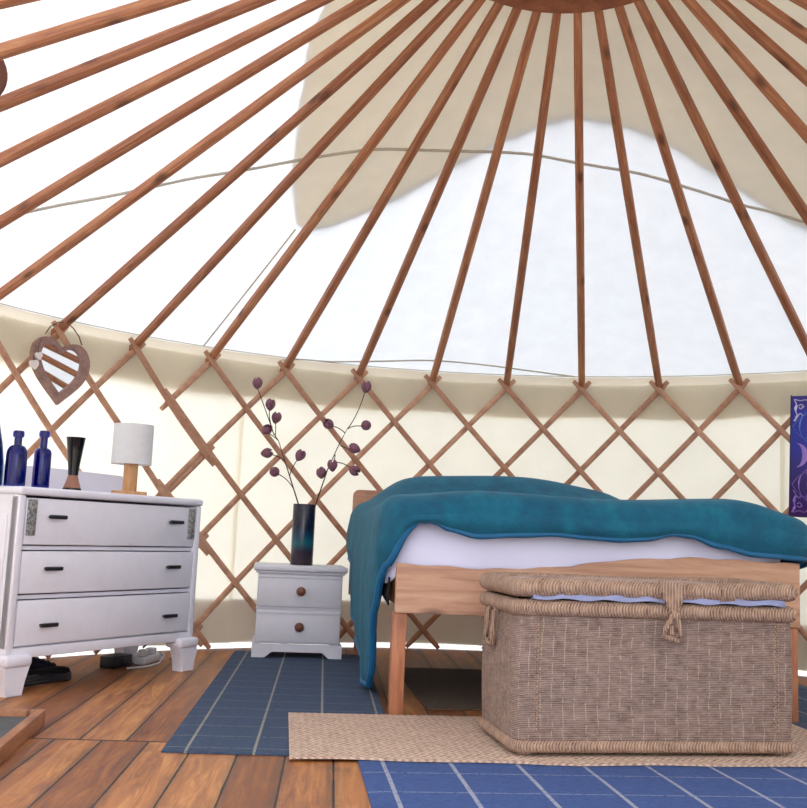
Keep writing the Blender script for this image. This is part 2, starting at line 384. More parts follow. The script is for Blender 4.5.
# floor of boards laid along the furniture axis
BOARD = RAD(13)
fl = MB(); fl.lathe([(0.001, -0.06), (2.765, -0.06), (2.765, 0.0), (0.001, 0.0)], 96, cap=False)
flo = struct(fl.build('floor', 'planks', smooth=0)); flo.location = (-1.52, -0.34, 0); flo.rotation_euler = (0, 0, BOARD)
q = Matrix.Rotation(-BOARD, 4, 'Z') @ Vector((1.52, 0.34, 0)); flo.data.transform(Matrix.Translation(q))
gb = MB(); gb.grid([[(-30, -30, -0.13), (30, -30, -0.13)], [(-30, 30, -0.13), (30, 30, -0.13)]])
struct(gb.build('ground', 'ground', smooth=0))
# roof cloth
rows = []
for k in range(17):
    r = 0.30+(EAVE_R+0.012-0.30)*k/16
    rows.append([pol(PH+STEP/4*j, r, cone_z(r)-(0.008*sin(PI*min(1, (r-0.3)/2.4)) if j % 4 == 2 else 0)*1.0) for j in range(152)])
rm = MB(); rm.grid(rows, True)
struct(rm.build('ceiling', 'roof', smooth=60))
# wall cloth: three panels lapped at the seams, open at the doorway behind the camera
def wallpanel(a0, a1, r, z0, z1, n, nz=6, wob=0.0):
    rows = []
    for j in range(nz+1):
        z = z0+(z1-z0)*j/nz
        rows.append([pol(a0+(a1-a0)*k/n, r+wob*sin(k*1.7+j*0.6), z) for k in range(n+1)])
    b = MB(); b.grid(rows); return b
DOOR0, DOOR1 = 168.5, -164.3
struct(wallpanel(DOOR1, -40.4, 2.782, 0.026, 1.605, 60, wob=0.002).build('wall_left', 'wallc'))
struct(wallpanel(-41.0, 26.0, 2.786, 0.027, 1.605, 40, wob=0.002).build('wall_back', 'wallc'))
struct(wallpanel(25.4, DOOR0, 2.782, 0.026, 1.605, 70, wob=0.002).build('wall_right', 'wallc'))
def arc_trim(name, a0, a1, r, z0, z1, mat, wob, f):
    n = int(abs(a1-a0)/1.2); rows = []
    for j in range(5):
        t = j/4
        rows.append([pol(a0+(a1-a0)*k/n, r+wob*sin(k*0.9+j), z0+(z1-z0)*t+(f*sin(k*0.37)*(1-t))) for k in range(n+1)])
    b = MB(); b.grid(rows); return struct(b.build(name, mat))
arc_trim('trim_1', DOOR1, DOOR0, 2.797, 1.398, 1.662, 'val', 0.002, 0.008)      # hem of the roof cloth hanging over the wall
arc_trim('trim_2', DOOR1, DOOR0, 2.792, 0.028, 0.265, 'sod', 0.002, 0.006)      # sod cloth round the foot of the wall
arc_trim('trim_4', DOOR1, DOOR0, 2.803, 1.398, 1.598, 'val2', 0.002, 0.008)     # the doubled hem of that cloth
# eave seam
ps = [pol(a, EAVE_R-0.006, EAVE_Z+0.0) for a in range(0, 360, 3)]
b = MB(); b.tube(ps, 0.0028, 6, True); struct(b.build('trim_3', 'cord'))
# door jambs behind the camera
for nm, a in (('door_1', DOOR0), ('door_2', DOOR1)):
    b = MB(); b.box(-0.03, 0.03, -0.03, 0.03, -0.05, 1.62, 0.005)
    o = struct(b.build(nm, 'bedwood')); o.location = pol(a, 2.76, 0); o.rotation_euler = (0, 0, -RAD(a))

# crown
cr = empty('crown_ring', (0, 0, 2.745), 0, 'round wooden crown ring at the peak where the roof poles meet', 'crown')
b = MB(); b.lathe([(0.405, 0.02), (0.47, 0.0), (0.50, 0.02), (0.50, 0.12), (0.47, 0.14), (0.405, 0.12), (0.405, 0.02)], 72, cap=False); b.build('ring', 'crown', cr)
for k in range(4):
    a = k*PI/4; pts = [(0.42*cos(a)*t, 0.42*sin(a)*t, 0.10+0.10*(1-t*t)) for t in [-1+0.1*i for i in range(21)]]
    b = MB(); b.tube(pts, 0.014, 8); b.build('spoke', 'crown', cr)

# roof poles
def pole_mesh():
    L = sqrt((2.746-0.485)**2+(2.77-1.6)**2)
    b = bmesh.new(); rings = []
    for t, sz in ((-0.035, 0.015), (-0.02, 0.019), (0.2, 0.0205), (0.6, 0.020), (0.9, 0.018), (1.0, 0.016)):
        rr = []
        for kx, ky in ((-1, -.6), (-.6, -1), (.6, -1), (1, -.6), (1, .6), (.6, 1), (-.6, 1), (-1, .6)): rr.append(b.verts.new((kx*sz, ky*sz, t*L)))
        rings.append(rr)
    for a, c in zip(rings, rings[1:]):
        for k in range(8): b.faces.new((a[k], a[(k+1) % 8], c[(k+1) % 8], c[k]))
    b.faces.new(rings[0][::-1]); b.faces.new(rings[-1])
    m = MB(); m.add(b); return m
POLE_LABELS = {
 -13: 'reddish roof pole cutting the upper left corner, uppermost on the left side',
 -12: 'reddish roof pole above the round wooden disc at upper left',
 -11: 'knotted roof pole passing just below the round wooden disc',
 -10: 'reddish roof pole, second below the round wooden disc',
 -9: 'long light brown roof pole, third below the round wooden disc',
 -8: 'roof pole next to the left of the one above the heart mirror',
 -7: 'roof pole rising from the trellis directly above the heart mirror',
 -6: 'roof pole meeting the trellis next to the right of the heart mirror',
 -5: 'roof pole whose line follows the slanting guy-rope shadow of the crown cover',
 -4: 'roof pole meeting the trellis above the top left felt bud',
 -3: 'roof pole meeting the trellis above the right flower twig tip',
 -2: 'roof pole meeting the trellis above the highest hump of the teal blanket',
 -1: 'slim roof pole leaning slightly right, next left of the upright one',
 0: 'upright roof pole, nearly vertical, under the middle of the crown',
 1: 'roof pole next to the right of the nearly vertical one',
 2: 'roof pole second to the right of the nearly vertical one',
 3: 'roof pole pointing down towards the blue painting at the right edge',
 4: 'light brown roof pole, next above the one pointing at the blue painting',
 5: 'dark roof pole, second above the one pointing at the blue painting',
 6: 'roof pole, third above the one pointing at the blue painting',
 7: 'roof pole crossing the upper right corner, outermost but one on the right',
 8: 'roof pole just touching the upper right corner of the photo'}
pole0 = None
ang = atan2(2.77-1.6, 2.746-0.485)
for i in list(range(-15, 11)):
    if pole0 is None: o = pole0 = pole_mesh().build('roof_pole', 'pole', smooth=30)
    else: o = pole0.copy(); C.objects.link(o)
    a = PH+STEP*i
    d = (pol(a, 0.485, 2.77)-pol(a, R, 1.6)).normalized()
    side = Vector((cos(RAD(a)), -sin(RAD(a)), 0)); up = d.cross(side)
    mm = Matrix((side, -up, d)).transposed().to_4x4(); mm.translation = pol(a, R-0.004, 1.598); o.matrix_world = mm
    tag(o, POLE_LABELS.get(i, 'brown roof pole beyond the edge of the photo'), 'roof pole', 'roof poles of the canopy')

# trellis
ROW = 0.2433; ZT = 1.57; HC = STEP/2
def rod_pts(c0, k0, k1, sgn, rad, ramp=None):
    n = max(6, int((k1-k0)*5)); out = []
    for j in range(n+1):
        k = k0+(k1-k0)*j/n; z = ZT-k*ROW
        if ramp: z += ramp(c0+sgn*k)
        out.append(pol(PH+HC*(c0+sgn*k), rad, z))
    return out
def rod(parent, c0, k0, k1, sgn, ramp=None):
    rad = R-0.019 if sgn > 0 else R+0.003
    pts = rod_pts(c0, k0, k1, sgn, rad, ramp); b = bmesh.new(); rings = []
    for i, p in enumerate(pts):
        t = (pts[min(i+1, len(pts)-1)]-pts[max(i-1, 0)]).normalized(); nr = Vector((p.x, p.y, 0)).normalized(); wd = t.cross(nr).normalized()
        s_ = 0.75 if i in (0, len(pts)-1) else 1
        rings.append([b.verts.new(p+wd*0.0158*x*s_+nr*0.0095*y*s_) for x, y in ((-1, -.45), (-.6, -1), (.6, -1), (1, -.45), (1, .45), (.6, 1), (-.6, 1), (-1, .45))])
    for a, c in zip(rings, rings[1:]):
        for k in range(8): b.faces.new((a[k], a[(k+1) % 8], c[(k+1) % 8], c[k]))
    b.faces.new(rings[0][::-1]); b.faces.new(rings[-1])
    m = MB(); m.add(b); return m.build('lattice_rod', 'rod', parent, smooth=40)
KE = 6.42; K0 = -0.22; OV = 0.22
tl = empty('trellis_section', pol(-70, R, 0), 0, 'wooden lattice trellis section left of the doubled joint, behind the white chest and heart mirror', 'trellis')
tr = empty('trellis_section', pol(0, R, 0), 0, 'wooden lattice trellis section right of the doubled joint, behind the nightstand and bed', 'trellis')
JL, JR = -11, -10
rl = lambda c: -0.034*sstep(-12.4, -10.6, c)
rods = []
for c0 in range(-56, 58, 2):
    for sg in (1, -1):
        for par, lo, hi, rp in ((tl, -34.6, JR+OV, rl), (tr, JL-OV, 35.2, None)):
            # k range with c0+sg*k inside [lo,hi]
            a, bb = ((lo-c0, hi-c0) if sg > 0 else (c0-hi, c0-lo))
            k0, k1 = max(K0, a), min(KE, bb)
            if k1-k0 < 0.5: continue
            if par is tl and c0 > -12 and sg > 0: continue
            if par is tr and c0 < -10 and k0 < 0.4: continue
            if par is tl and c0 >= -10 and k0 < 0.4: continue
            # only rods near the photograph's field
            cm = [c0+sg*k0, c0+sg*k1]
            if max(cm) < -22 or min(cm) > 13: continue
            o = rod(par, c0, k0, k1, sg, rp); o.matrix_parent_inverse = Matrix.Translation(-par.location)

# crown cover: star-shaped cloth lying on the roof, corners pulled out by ropes
edge = [(-83.3, 0.93), (-77.7, 1.03), (-66.8, 1.19), (-56.9, 1.44), (-53.2, 1.58), (-48.1, 1.76), (-45.2, 1.87), (-43.5, 1.87), (-40.6, 1.80), (-38.1, 1.74), (-33.7, 1.61), (-29.0, 1.47), (-23.2, 1.31), (-15.9, 1.18), (-7.3, 1.09), (-1.4, 1.05), (7.0, 1.07), (15.7, 1.14), (22.8, 1.27), (28.4, 1.44), (33.2, 1.65), (37.1, 1.82), (40, 1.90), (44, 1.92)]
def edge_r(deg):
    d = (deg+180) % 360-180
    if -83.3 <= d <= 44:
        for (a0, e0), (a1, e1) in zip(edge, edge[1:]):
            if a0 <= d <= a1: return e0+(e1-e0)*(d-a0)/(a1-a0)
    f = ((d-44) % 90)/90
    base = 0.93+0.9*abs(2*f-1)**1.7
    if d < -83.3: base = 0.93 + (base-0.93)*min(1, (-83.3-d)/30)
    return base
rows = []
for k in range(0, 15):
    t = k/14; row = []
    for j in range(180):
        a = -180+2*j; e = edge_r(a); r = 0.05+(e-0.05)*t
        zz = cone_z(max(r, 0.42))+0.022+0.10*max(0, 1-r/0.45) + (0.004*sin(a*0.5+r*9))
        row.append(pol(a, r, zz))
    rows.append(row)
b = MB(); b.grid(rows, True); cov = b.build('crown_cover', 'cover', smooth=60)
tag(cov, 'tan star-shaped cloth cover lying over the crown on top of the white roof', 'roof cover')
b = MB()
hem = [pol(-180+2*j, edge_r(-180+2*j)-0.006, cone_z(max(edge_r(-180+2*j), 0.42))+0.018) for j in range(180)]
b.tube(hem, 0.007, 6, True); tag(b.build('hem', 'cord', cov), 'grey-brown stitched hem')
def roof_rope_shadow(name, L, rad, label, off=-0.010):  # tubes under the cloth stand in for shadows of the ropes outside
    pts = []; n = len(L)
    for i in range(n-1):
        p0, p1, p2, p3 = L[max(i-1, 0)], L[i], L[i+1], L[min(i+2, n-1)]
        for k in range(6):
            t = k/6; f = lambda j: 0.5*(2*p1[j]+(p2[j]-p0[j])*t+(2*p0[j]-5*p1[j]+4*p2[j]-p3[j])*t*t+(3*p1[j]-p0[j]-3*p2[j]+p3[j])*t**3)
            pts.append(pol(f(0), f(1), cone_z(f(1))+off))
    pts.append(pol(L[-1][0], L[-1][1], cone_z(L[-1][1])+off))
    b = MB(); b.tube(pts, rad, 6); return tag(b.build(name, 'cord'), label, 'rope', 'rope shadows along the roof cloth')
roof_rope_shadow('roof_rope_shadow', [(-84, 2.42), (-81.5, 2.33), (-77.8, 2.16), (-73.2, 1.99), (-68.1, 1.81), (-63.4, 1.69), (-53.9, 1.49), (-44.5, 1.35), (-36.8, 1.29), (-24.1, 1.24), (-10.9, 1.22), (0, 1.26), (14, 1.35), (24, 1.49), (29.7, 1.6), (33.7, 1.67), (38, 1.77), (44, 1.9)], 0.007, 'long grey rope-shadow line curving across the middle of the white roof')
roof_rope_shadow('roof_rope_shadow', [(-36, 2.80), (-33.7, 2.775), (-30, 2.765), (-23.8, 2.72), (-17.5, 2.68), (-10.9, 2.69), (-4.5, 2.73), (1.2, 2.775)], 0.005, 'short grey rope-shadow line lying just above the eave over the bed')
roof_rope_shadow('guy_rope_shadow', [(-45.6, 1.86), (-45.85, 2.3), (-46.1, 2.775)], 0.0045, 'thin slanting guy-rope shadow line from the cover corner down to the eave')

# ------------------------------------------------------------------ rugs, runner, hearth
def slab(name, corner, ang, wx, wy, th, mat, label, cat='rug', z=0.0, wave=None, parts=None):
    b = MB(); nx, ny = max(4, int(wx/0.04)), max(4, int(wy/0.08))
    def P(i, j, top):
        x, y = wx*i/nx, wy*j/ny
        if wave:
            y += (1-j/ny)*wave(x)
        zz = th if top else 0.0
        if top and (i in (0, nx) or j in (0, ny)): zz = th*0.7
        return (x, y, zz)
    b.grid([[P(i, j, True) for i in range(nx+1)] for j in range(ny+1)]); b.grid([[P(i, j, False) for i in range(nx+1)] for j in range(ny+1)])
    ring = [(i, 0) for i in range(nx)]+[(nx, j) for j in range(ny)]+[(i, ny) for i in range(nx, 0, -1)]+[(0, j) for j in range(ny, 0, -1)]
    b.grid([[P(i, j, False) for i, j in ring], [P(i, j, True) for i, j in ring]], True)
    o = b.build(name, mat, smooth=30); o.location = (corner[0], corner[1], z); o.rotation_euler = (0, 0, ang)
    return tag(o, label, cat)
slab('area_rug', (-1.149, -0.409), RAD(13.5), 0.70, 2.44, 0.008, 'rugA', 'dull slate blue rug with pale grid lines under the white nightstand', z=0.001)
slab('area_rug', (-0.576, -0.323-0.0), RAD(15.5), 2.0, -1.0, 0.008, 'rugB', 'bright blue rug with pale lines in the foreground, in front of the wicker trunk', z=0.001)
slab('area_rug', (0.86, 0.62), RAD(16), 0.7, 1.3, 0.006, 'rugA', 'blue rug lying along the right side of the bed', z=0.001)
slab('area_rug', (-0.50, 0.62), RAD(16), 1.25, 1.15, 0.006, 'rugC', 'dark brown mottled rug under the bed', z=0.001)
slab('runner', (-0.762, -0.402), RAD(15.8), 1.90, 0.71, 0.008, 'jute', 'tan woven seagrass runner under the wicker trunk', 'runner', z=0.0095, wave=lambda x: 0.012*sin(x*5+0.6)+0.008*sin(x*13)-0.004)
# hearth tray at lower left
hb = empty('hearth_tray', (-1.655, -0.157, 0), RAD(17), 'low timber-edged tray with dark slate inside, on the floor at the left', 'hearth tray')
b = MB(); b.box(-0.68, -0.03, -0.8, -0.03, 0.0, 0.03); b.build('slate_panel', 'slate', hb)
b = MB(); b.box(-0.03, 0, -0.83, 0, 0, 0.05, 0.003); b.build('edge_board', 'trayw', hb)
b = MB(); b.box(-0.68, -0.0305, -0.03, 0, 0, 0.05, 0.003); b.build('edge_board', 'trayw', hb)

# ------------------------------------------------------------------ chest of drawers
CH = RAD(69.7); CW = 1.105; CHT = 0.785
ch = empty('chest_of_drawers', (-2.0565, 0.216, 0), CH, 'large white painted chest of three drawers with black bar handles, at the left', 'chest of drawers')
CD = 0.44                                        # depth; local x along the front, y to the back
b = MB()
b.box(0.03, 0.05, 0.012, CD, 0.17, CHT-0.03); b.box(CW-0.05, CW-0.03, 0.012, CD, 0.17, CHT-0.03)
b.box(0.03, CW-0.03, CD-0.015, CD, 0.17, CHT-0.03); b.box(0.05, CW-0.05, 0.03, CD-0.015, 0.17, 0.19)
b.box(0.05, CW-0.05, 0.02, 0.06, 0.545, 0.56); b.box(0.05, CW-0.05, 0.02, 0.06, 0.357, 0.372)
b.box(0.03, 0.062, 0.0, 0.05, 0.155, CHT-0.03, 0.008); b.box(CW-0.062, CW-0.03, 0.0, 0.05, 0.155, CHT-0.03, 0.008)
b.box(0.028, CW-0.028, 0.004, 0.05, 0.135, 0.175, 0.004)
b.build('body', 'white', ch)
b = MB(); b.box(0.024, CW-0.026, -0.008, CD+0.005, CHT-0.030, CHT+0.002, 0.012, 3); b.build('top', 'white', ch)
for z0, z1 in ((0.565, 0.745), (0.378, 0.540), (0.182, 0.352)):
    b = MB(); b.box(0.066, CW-0.066, 0.004, 0.03, z0, z1, 0.004); b.box(0.08, CW-0.08, 0.03, CD-0.05, z0+0.01, z1-0.03)
    dr = b.build('drawer', 'white', ch)
    for hx in (0.213, CW-0.205):
        zc = (z0+z1)/2+(0.020 if z0 > 0.5 else (0.014 if z0 > 0.3 else -0.012))
        b = MB(); b.box(hx-0.043, hx+0.043, -0.018, -0.006, zc-0.008, zc+0.008, 0.004)
        b.box(hx-0.036, hx-0.026, -0.008, 0.008, zc-0.004, zc+0.004); b.box(hx+0.026, hx+0.036, -0.008, 0.008, zc-0.004, zc+0.004)
        tag(b.build('handle', 'black', dr), 'black bar handle')
for x0 in (0.072, CW-0.072-0.042):
    b = MB(); b.box(x0, x0+0.042, -0.003, 0.008, 0.60, 0.74, 0.003); tag(b.build('corner_strip', 'mouldg', ch), 'silvery sequin-textured strip at the drawer corner')
def foot(xc, sx, yb):
    # bracket foot: stepped cap above a splayed block
    b = MB()
    b.box(-0.066, 0.066, -0.024, 0.075, 0.105, 0.150, 0.016, 3)
    prof = [(-0.034, 0.0), (0.044, 0.0), (0.048, 0.045), (0.058, 0.085), (0.062, 0.11), (-0.062, 0.11), (-0.050, 0.085), (-0.036, 0.055)]
    b.prism([(sx*p[0], p[1]) for p in prof], 0.0, 0.062, Matrix(((1, 0, 0, 0), (0, 0, 1, -0.016), (0, 1, 0, 0), (0, 0, 0, 1))), bev=0.004)
    o = b.build('foot', 'white', ch); o.location = (xc, yb, 0); return o
foot(0.075, -1, 0); foot(CW-0.075, 1, 0); foot(0.075, -1, CD-0.08); foot(CW-0.075, 1, CD-0.08)
# shaped gallery board along the back edge
pts = [(0.02, 0)]
for k in range(13): a = PI-PI/2*k/12; pts.append((0.10+0.08*cos(a), 0.04+0.06*sin(a)))
for k in range(21): t = k/20; pts.append((0.12+0.80*t, 0.102+0.006*sin(PI*t)))
for k in range(9): a = PI/2-PI/2*k/8; pts.append((0.955+0.03*cos(a), 0.070+0.032*sin(a)))
for k in range(7): a = PI/2-PI/2*k/6; pts.append((1.00+0.045*cos(a), 0.02+0.035*sin(a)))
pts.append((1.045, 0))
b = MB(); b.prism(pts, 0, 0.016, Matrix(((1, 0, 0, 0), (0, 0, -1, CD), (0, 1, 0, CHT), (0, 0, 0, 1))))
b.build('back_gallery', 'white', ch, smooth=50)
b = MB(); b.box(0.026, 0.0305, 0.06, CD-0.06, 0.24, 0.68, 0.002); b.build('side_panel', 'white', ch)

def on_chest(x, y): return ch.matrix_basis @ Vector((x, y, CHT))
ch.matrix_basis = Matrix.Translation(ch.location) @ Matrix.Rotation(CH, 4, 'Z')
def bottle(x, y, prof, mat, label, group):
    b = MB(); b.lathe(prof, 24, cap=True); o = b.build('glass_bottle', mat, smooth=50); o.location = on_chest(x, y)
    return tag(o, label, 'bottle', group)
def bprof(r, hb, hs, rn, h):
    t = 0.004
    out = [(0.001, 0.0), (r*0.96, 0.0), (r, 0.006), (r, hb)]
    for k in range(1, 7): a = PI/2*k/6; out.append((rn+(r-rn)*cos(a), hb+(hs-hb)*sin(a)))
    out += [(rn, h-0.028), (rn+0.006, h-0.025), (rn+0.007, h-0.012), (rn+0.005, h-0.002), (rn+0.001, h), (rn-t, h-0.001), (rn-t, hs+0.01)]
    for k in range(5, -1, -1): a = PI/2*k/6; out.append((rn+(r-rn)*cos(a)-t, hb+(hs-hb)*sin(a)-t))
    out += [(r-t, 0.012), (0.001, 0.010)]
    return out
bottle(0.078, 0.10, bprof(0.040, 0.125, 0.165, 0.015, 0.222), 'cobalt', 'wide cobalt blue glass bottle, left of the narrower one on the chest', 'blue bottles on the chest')
bottle(0.204, 0.10, bprof(0.034, 0.140, 0.165, 0.0145, 0.235), 'cobalt', 'narrow cobalt blue glass bottle beside the dark flared vase', 'blue bottles on the chest')
bottle(0.018, 0.18, [(0.001, 0), (0.050, 0), (0.054, 0.01), (0.052, 0.10), (0.042, 0.17), (0.026, 0.24), (0.017, 0.30), (0.016, 0.335), (0.019, 0.34), (0.013, 0.341), (0.013, 0.30), (0.022, 0.24), (0.046, 0.10), (0.046, 0.012), (0.001, 0.01)], 'bluegl', 'tall tapering blue bottle cut off by the left edge of the photo', 'blue bottles on the chest')
# dark flared vase with a waist
gv = empty('flared_vase', on_chest(0.378, 0.11), CH, 'dark hourglass vase with brown lower band, between the bottles and lamp', 'vase')
b = MB(); b.lathe([(0.001, 0), (0.038, 0), (0.038, 0.012), (0.036, 0.013), (0.001, 0.013)], 20, cap=False); b.build('foot', 'darkglass', gv)
b = MB(); b.lathe([(0.001, 0.0135), (0.036, 0.0135), (0.027, 0.040), (0.020, 0.066), (0.001, 0.066)], 20, cap=False); tag(b.build('lower_band', 'tanleather', gv), 'brown lower band')
b = MB(); b.lathe([(0.001, 0.0665), (0.0205, 0.0665), (0.023, 0.10), (0.032, 0.17), (0.039, 0.224), (0.041, 0.226), (0.036, 0.225), (0.029, 0.17), (0.019, 0.10), (0.001, 0.09)], 24, cap=False); b.build('flared_body', 'darkglass', gv)
# table lamp
lp = empty('table_lamp', on_chest(0.728, 0.13), CH, 'small table lamp with white drum shade on square wooden stem, on the chest', 'lamp')
b = MB(); b.box(-0.062, 0.062, -0.05, 0.05, 0, 0.020, 0.003); b.build('base', 'lampwood', lp)
b = MB(); b.box(-0.024, 0.024, -0.022, 0.022, 0.0205, 0.17, 0.003); b.build('stem', 'lampwood', lp)
b = MB(); b.lathe([(0.089, 0.140), (0.085, 0.140), (0.084, 0.320), (0.088, 0.320), (0.089, 0.140)], 40, cap=False); b.build('lamp_shade', 'shade', lp)
b = MB(); b.lathe([(0.001, 0.17), (0.014, 0.17), (0.014, 0.20), (0.026, 0.225), (0.026, 0.25), (0.001, 0.265)], 16, cap=False); b.build('bulb', 'wplastic', lp)

# things under the chest
def flc(x, y, z=0): v = ch.matrix_basis @ Vector((x, y, 0)); v.z = z; return v
b = MB(); pts = [flc(0.34+0.17*cos(a)*1.0, 0.19+0.07*sin(a), 0.012+0.012*((i//24) % 3)+0.004*sin(3*a)) for i, a in enumerate([2*PI*k/24 for k in range(66)])]
b.tube(pts, 0.011, 8); tag(b.build('coiled_cable', 'plastic'), 'dark coiled cable lying under the chest of drawers', 'cable')
b = MB(); b.box(-0.075, 0.075, -0.04, 0.04, 0, 0.055, 0.008)
b.box(-0.02, 0.02, -0.046, -0.039, 0.015, 0.04, 0.003)
o = b.build('power_adapter', 'plastic'); o.location = flc(0.90, 0.30); o.rotation_euler = (0, 0, CH+0.2); tag(o, 'black power adapter box under the chest of drawers', 'adapter')
es = empty('extension_socket', flc(1.13, 0.31), CH+0.30, 'white extension socket block under the chest, near its right foot', 'extension socket')
b = MB(); b.box(-0.11, 0.11, -0.03, 0.03, 0, 0.036, 0.008); b.build('block', 'wplastic', es)
for k in (-0.07, 0.01): 
    b = MB(); b.box(k-0.022, k+0.022, -0.02, 0.02, 0.0365, 0.068, 0.006); b.build('plug', 'wplastic', es)
b = MB(); P = [(1.00, 0.235, 0.085), (1.03, 0.225, 0.115), (1.08, 0.215, 0.13), (1.14, 0.215, 0.125), (1.19, 0.22, 0.08), (1.22, 0.24, 0.012), (1.26, 0.30, 0.008)]
b.tube([flc(*p) for p in P], 0.005, 6); tag(b.build('power_cable', 'plastic'), 'thin black cable looping up behind the right foot of the chest', 'cable')
b = MB(); P = [(0.86, 0.19, 0.008), (0.93, 0.18, 0.008), (1.00, 0.18, 0.008), (1.08, 0.20, 0.012), (1.11, 0.205, 0.04), (1.09, 0.215, 0.06)]
b.tube([flc(*p) for p in P], 0.005, 6); tag(b.build('power_cable', 'wplastic'), 'white cable on the floor by the extension socket', 'cable')
b = MB()
for k in range(5):
    b.tube([flc(0.13+0.02*k, 0.31+0.03*sin(k), 0.030+0.014*k), flc(0.25, 0.33, 0.034+0.014*k), flc(0.40, 0.34, 0.030+0.012*k), flc(0.56-0.03*k, 0.33, 0.026+0.010*k)], 0.022, 8)
tag(b.build('folded_cloth', 'navycloth'), 'dark bundle of cloth pushed under the left of the chest', 'cloth')

# ------------------------------------------------------------------ nightstand, vase and twigs
NA = RAD(16.8)
ns = empty('nightstand', (-1.555, 1.727, 0.0095), NA, 'small pale grey nightstand with two drawers and round brown knobs', 'nightstand')
NW, ND, NH = 0.462, 0.34, 0.468
b = MB(); b.box(0.012, NW-0.012, 0.012, ND, 0.07, NH-0.028); b.box(0.010, NW-0.010, 0.006, 0.03, 0.245, 0.255)
b.build('cabinet', 'stand', ns)
b = MB(); b.box(-0.012, NW+0.012, -0.018, ND, NH-0.030, NH, 0.009, 3); b.box(0.0, NW, -0.004, ND, NH-0.042, NH-0.0305, 0.003); b.build('top', 'stand', ns)
arch = [(0, 0), (0.05, 0)]
for k in range(9): a = k/8; arch.append((0.06+0.05*a, 0.030*sstep(0, 1, a)))
for k in range(9): a = k/8; arch.append((NW-0.11+0.05*a, 0.030*(1-sstep(0, 1, a))))
arch += [(NW-0.05, 0), (NW, 0), (NW, 0.062), (NW-0.006, 0.068), (0.006, 0.068), (0, 0.062)]
b = MB(); b.prism(arch, 0, 0.02, Matrix(((1, 0, 0, 0), (0, 0, 1, -0.004), (0, 1, 0, 0), (0, 0, 0, 1))))
b.box(0.0, 0.018, 0.0161, ND, 0.0, 0.068); b.box(NW-0.018, NW, 0.0161, ND, 0.0, 0.068); b.build('plinth', 'stand', ns)
for z0, z1 in ((0.078, 0.238), (0.258, 0.420)):
    b = MB(); b.box(0.016, NW-0.016, -0.006, 0.011, z0, z1, 0.004, 2); b.box(0.016, NW-0.016, -0.009, -0.002, z1-0.018, z1-0.004, 0.003); dr = b.build('drawer', 'stand', ns)
    b = MB(); b.lathe([(0.001, 0), (0.012, 0), (0.011, 0.010), (0.020, 0.016), (0.0245, 0.024), (0.022, 0.033), (0.012, 0.038), (0.001, 0.039)], 20, cap=False)
    k = b.build('knob', 'knobwood', dr); k.location = (NW/2+0.005, -0.006, (z0+z1)/2); k.rotation_euler = (PI/2, 0, 0); tag(k, 'round dark brown wooden knob')
NSM = Matrix.Translation(ns.location) @ Matrix.Rotation(NA, 4, 'Z')
vp = NSM @ Vector((0.236, 0.15, NH))
b = MB(); b.lathe([(0.001, 0), (0.058, 0), (0.060, 0.004), (0.0605, 0.32), (0.059, 0.324), (0.055, 0.322), (0.054, 0.02), (0.001, 0.016)], 36, cap=False)
va = b.build('tall_vase', 'vase', smooth=50); va.location = vp; tag(va, 'tall cylindrical dark blue glazed vase with a teal band, on the nightstand', 'vase')
# twigs with felt buds. local frame: x to the right along the front of the nightstand, z up
def bud_mesh():
    b = MB()
    for k in range(4):
        a = k*PI/2+0.4; rows = []
        for j in range(7):
            t = j/6; wd = 0.8*sin(PI*min(0.97, 0.12+0.78*t))**0.8; r = 0.017*sin(PI*(0.10+0.72*t))+0.003
            rows.append([Vector((r*cos(a+wd*s_), r*sin(a+wd*s_), 0.038*t-0.004)) for s_ in (-1, -0.5, 0, 0.5, 1)])
        b.grid(rows)
    b.lathe([(0.001, -0.008), (0.006, -0.006), (0.011, 0.004), (0.013, 0.014), (0.009, 0.022), (0.001, 0.025)], 10, cap=False)
    return b
bud_me = None
def twig(stem, buds, label, dy):
    global bud_me
    e = empty('flower_twig', vp+Vector((0, 0, 0.02)), RAD(10), label, 'flower twig', 'felt flower twigs in the tall vase')
    S_ = 1/176.0
    cv = lambda px, py, d=0: Vector(((px-304.5-0.085*max(0, 510-py))*S_, d, (560-py)*S_-0.02))
    m = len(stem); b = MB(); b.tube([cv(px, py, dy*(560-py)*0.0016) for px, py in stem], [0.0055-0.004*i/(m-1) for i in range(m)], 7)
    for k, (path, ang) in enumerate(buds):
        d0 = dy*(560-path[0][1])*0.0016
        pp = [cv(px, py, d0+0.02*((k % 3)-1)*j/(len(path)-1)) for j, (px, py) in enumerate(path)]
        # bezier smoothing through 3 points
        if len(pp) == 3: pp = [(1-t)**2*pp[0]+2*t*(1-t)*pp[1]+t*t*pp[2] for t in [i/8 for i in range(9)]]
        b.tube(pp, [0.0026]*len(pp), 6)
        if bud_me is None:
            o = bud_mesh().build('felt_bud', 'bud', e, smooth=60, thick=0.0025); bud_me = o.data
        else:
            o = bpy.data.objects.new('felt_bud', bud_me); C.objects.link(o); o.parent = e
            md = o.modifiers.new('thickness', 'SOLIDIFY'); md.thickness = 0.0025; md.offset = 0
        o.location = pp[-1]; o.rotation_euler = (0.25*((k % 3)-1), ang, k*0.9); o.scale = (1.32, 1.32, 1.5)
        tag(o, 'mauve felt tulip bud')
    tag(b.build('stem', 'twig', e), 'thin dark twig')
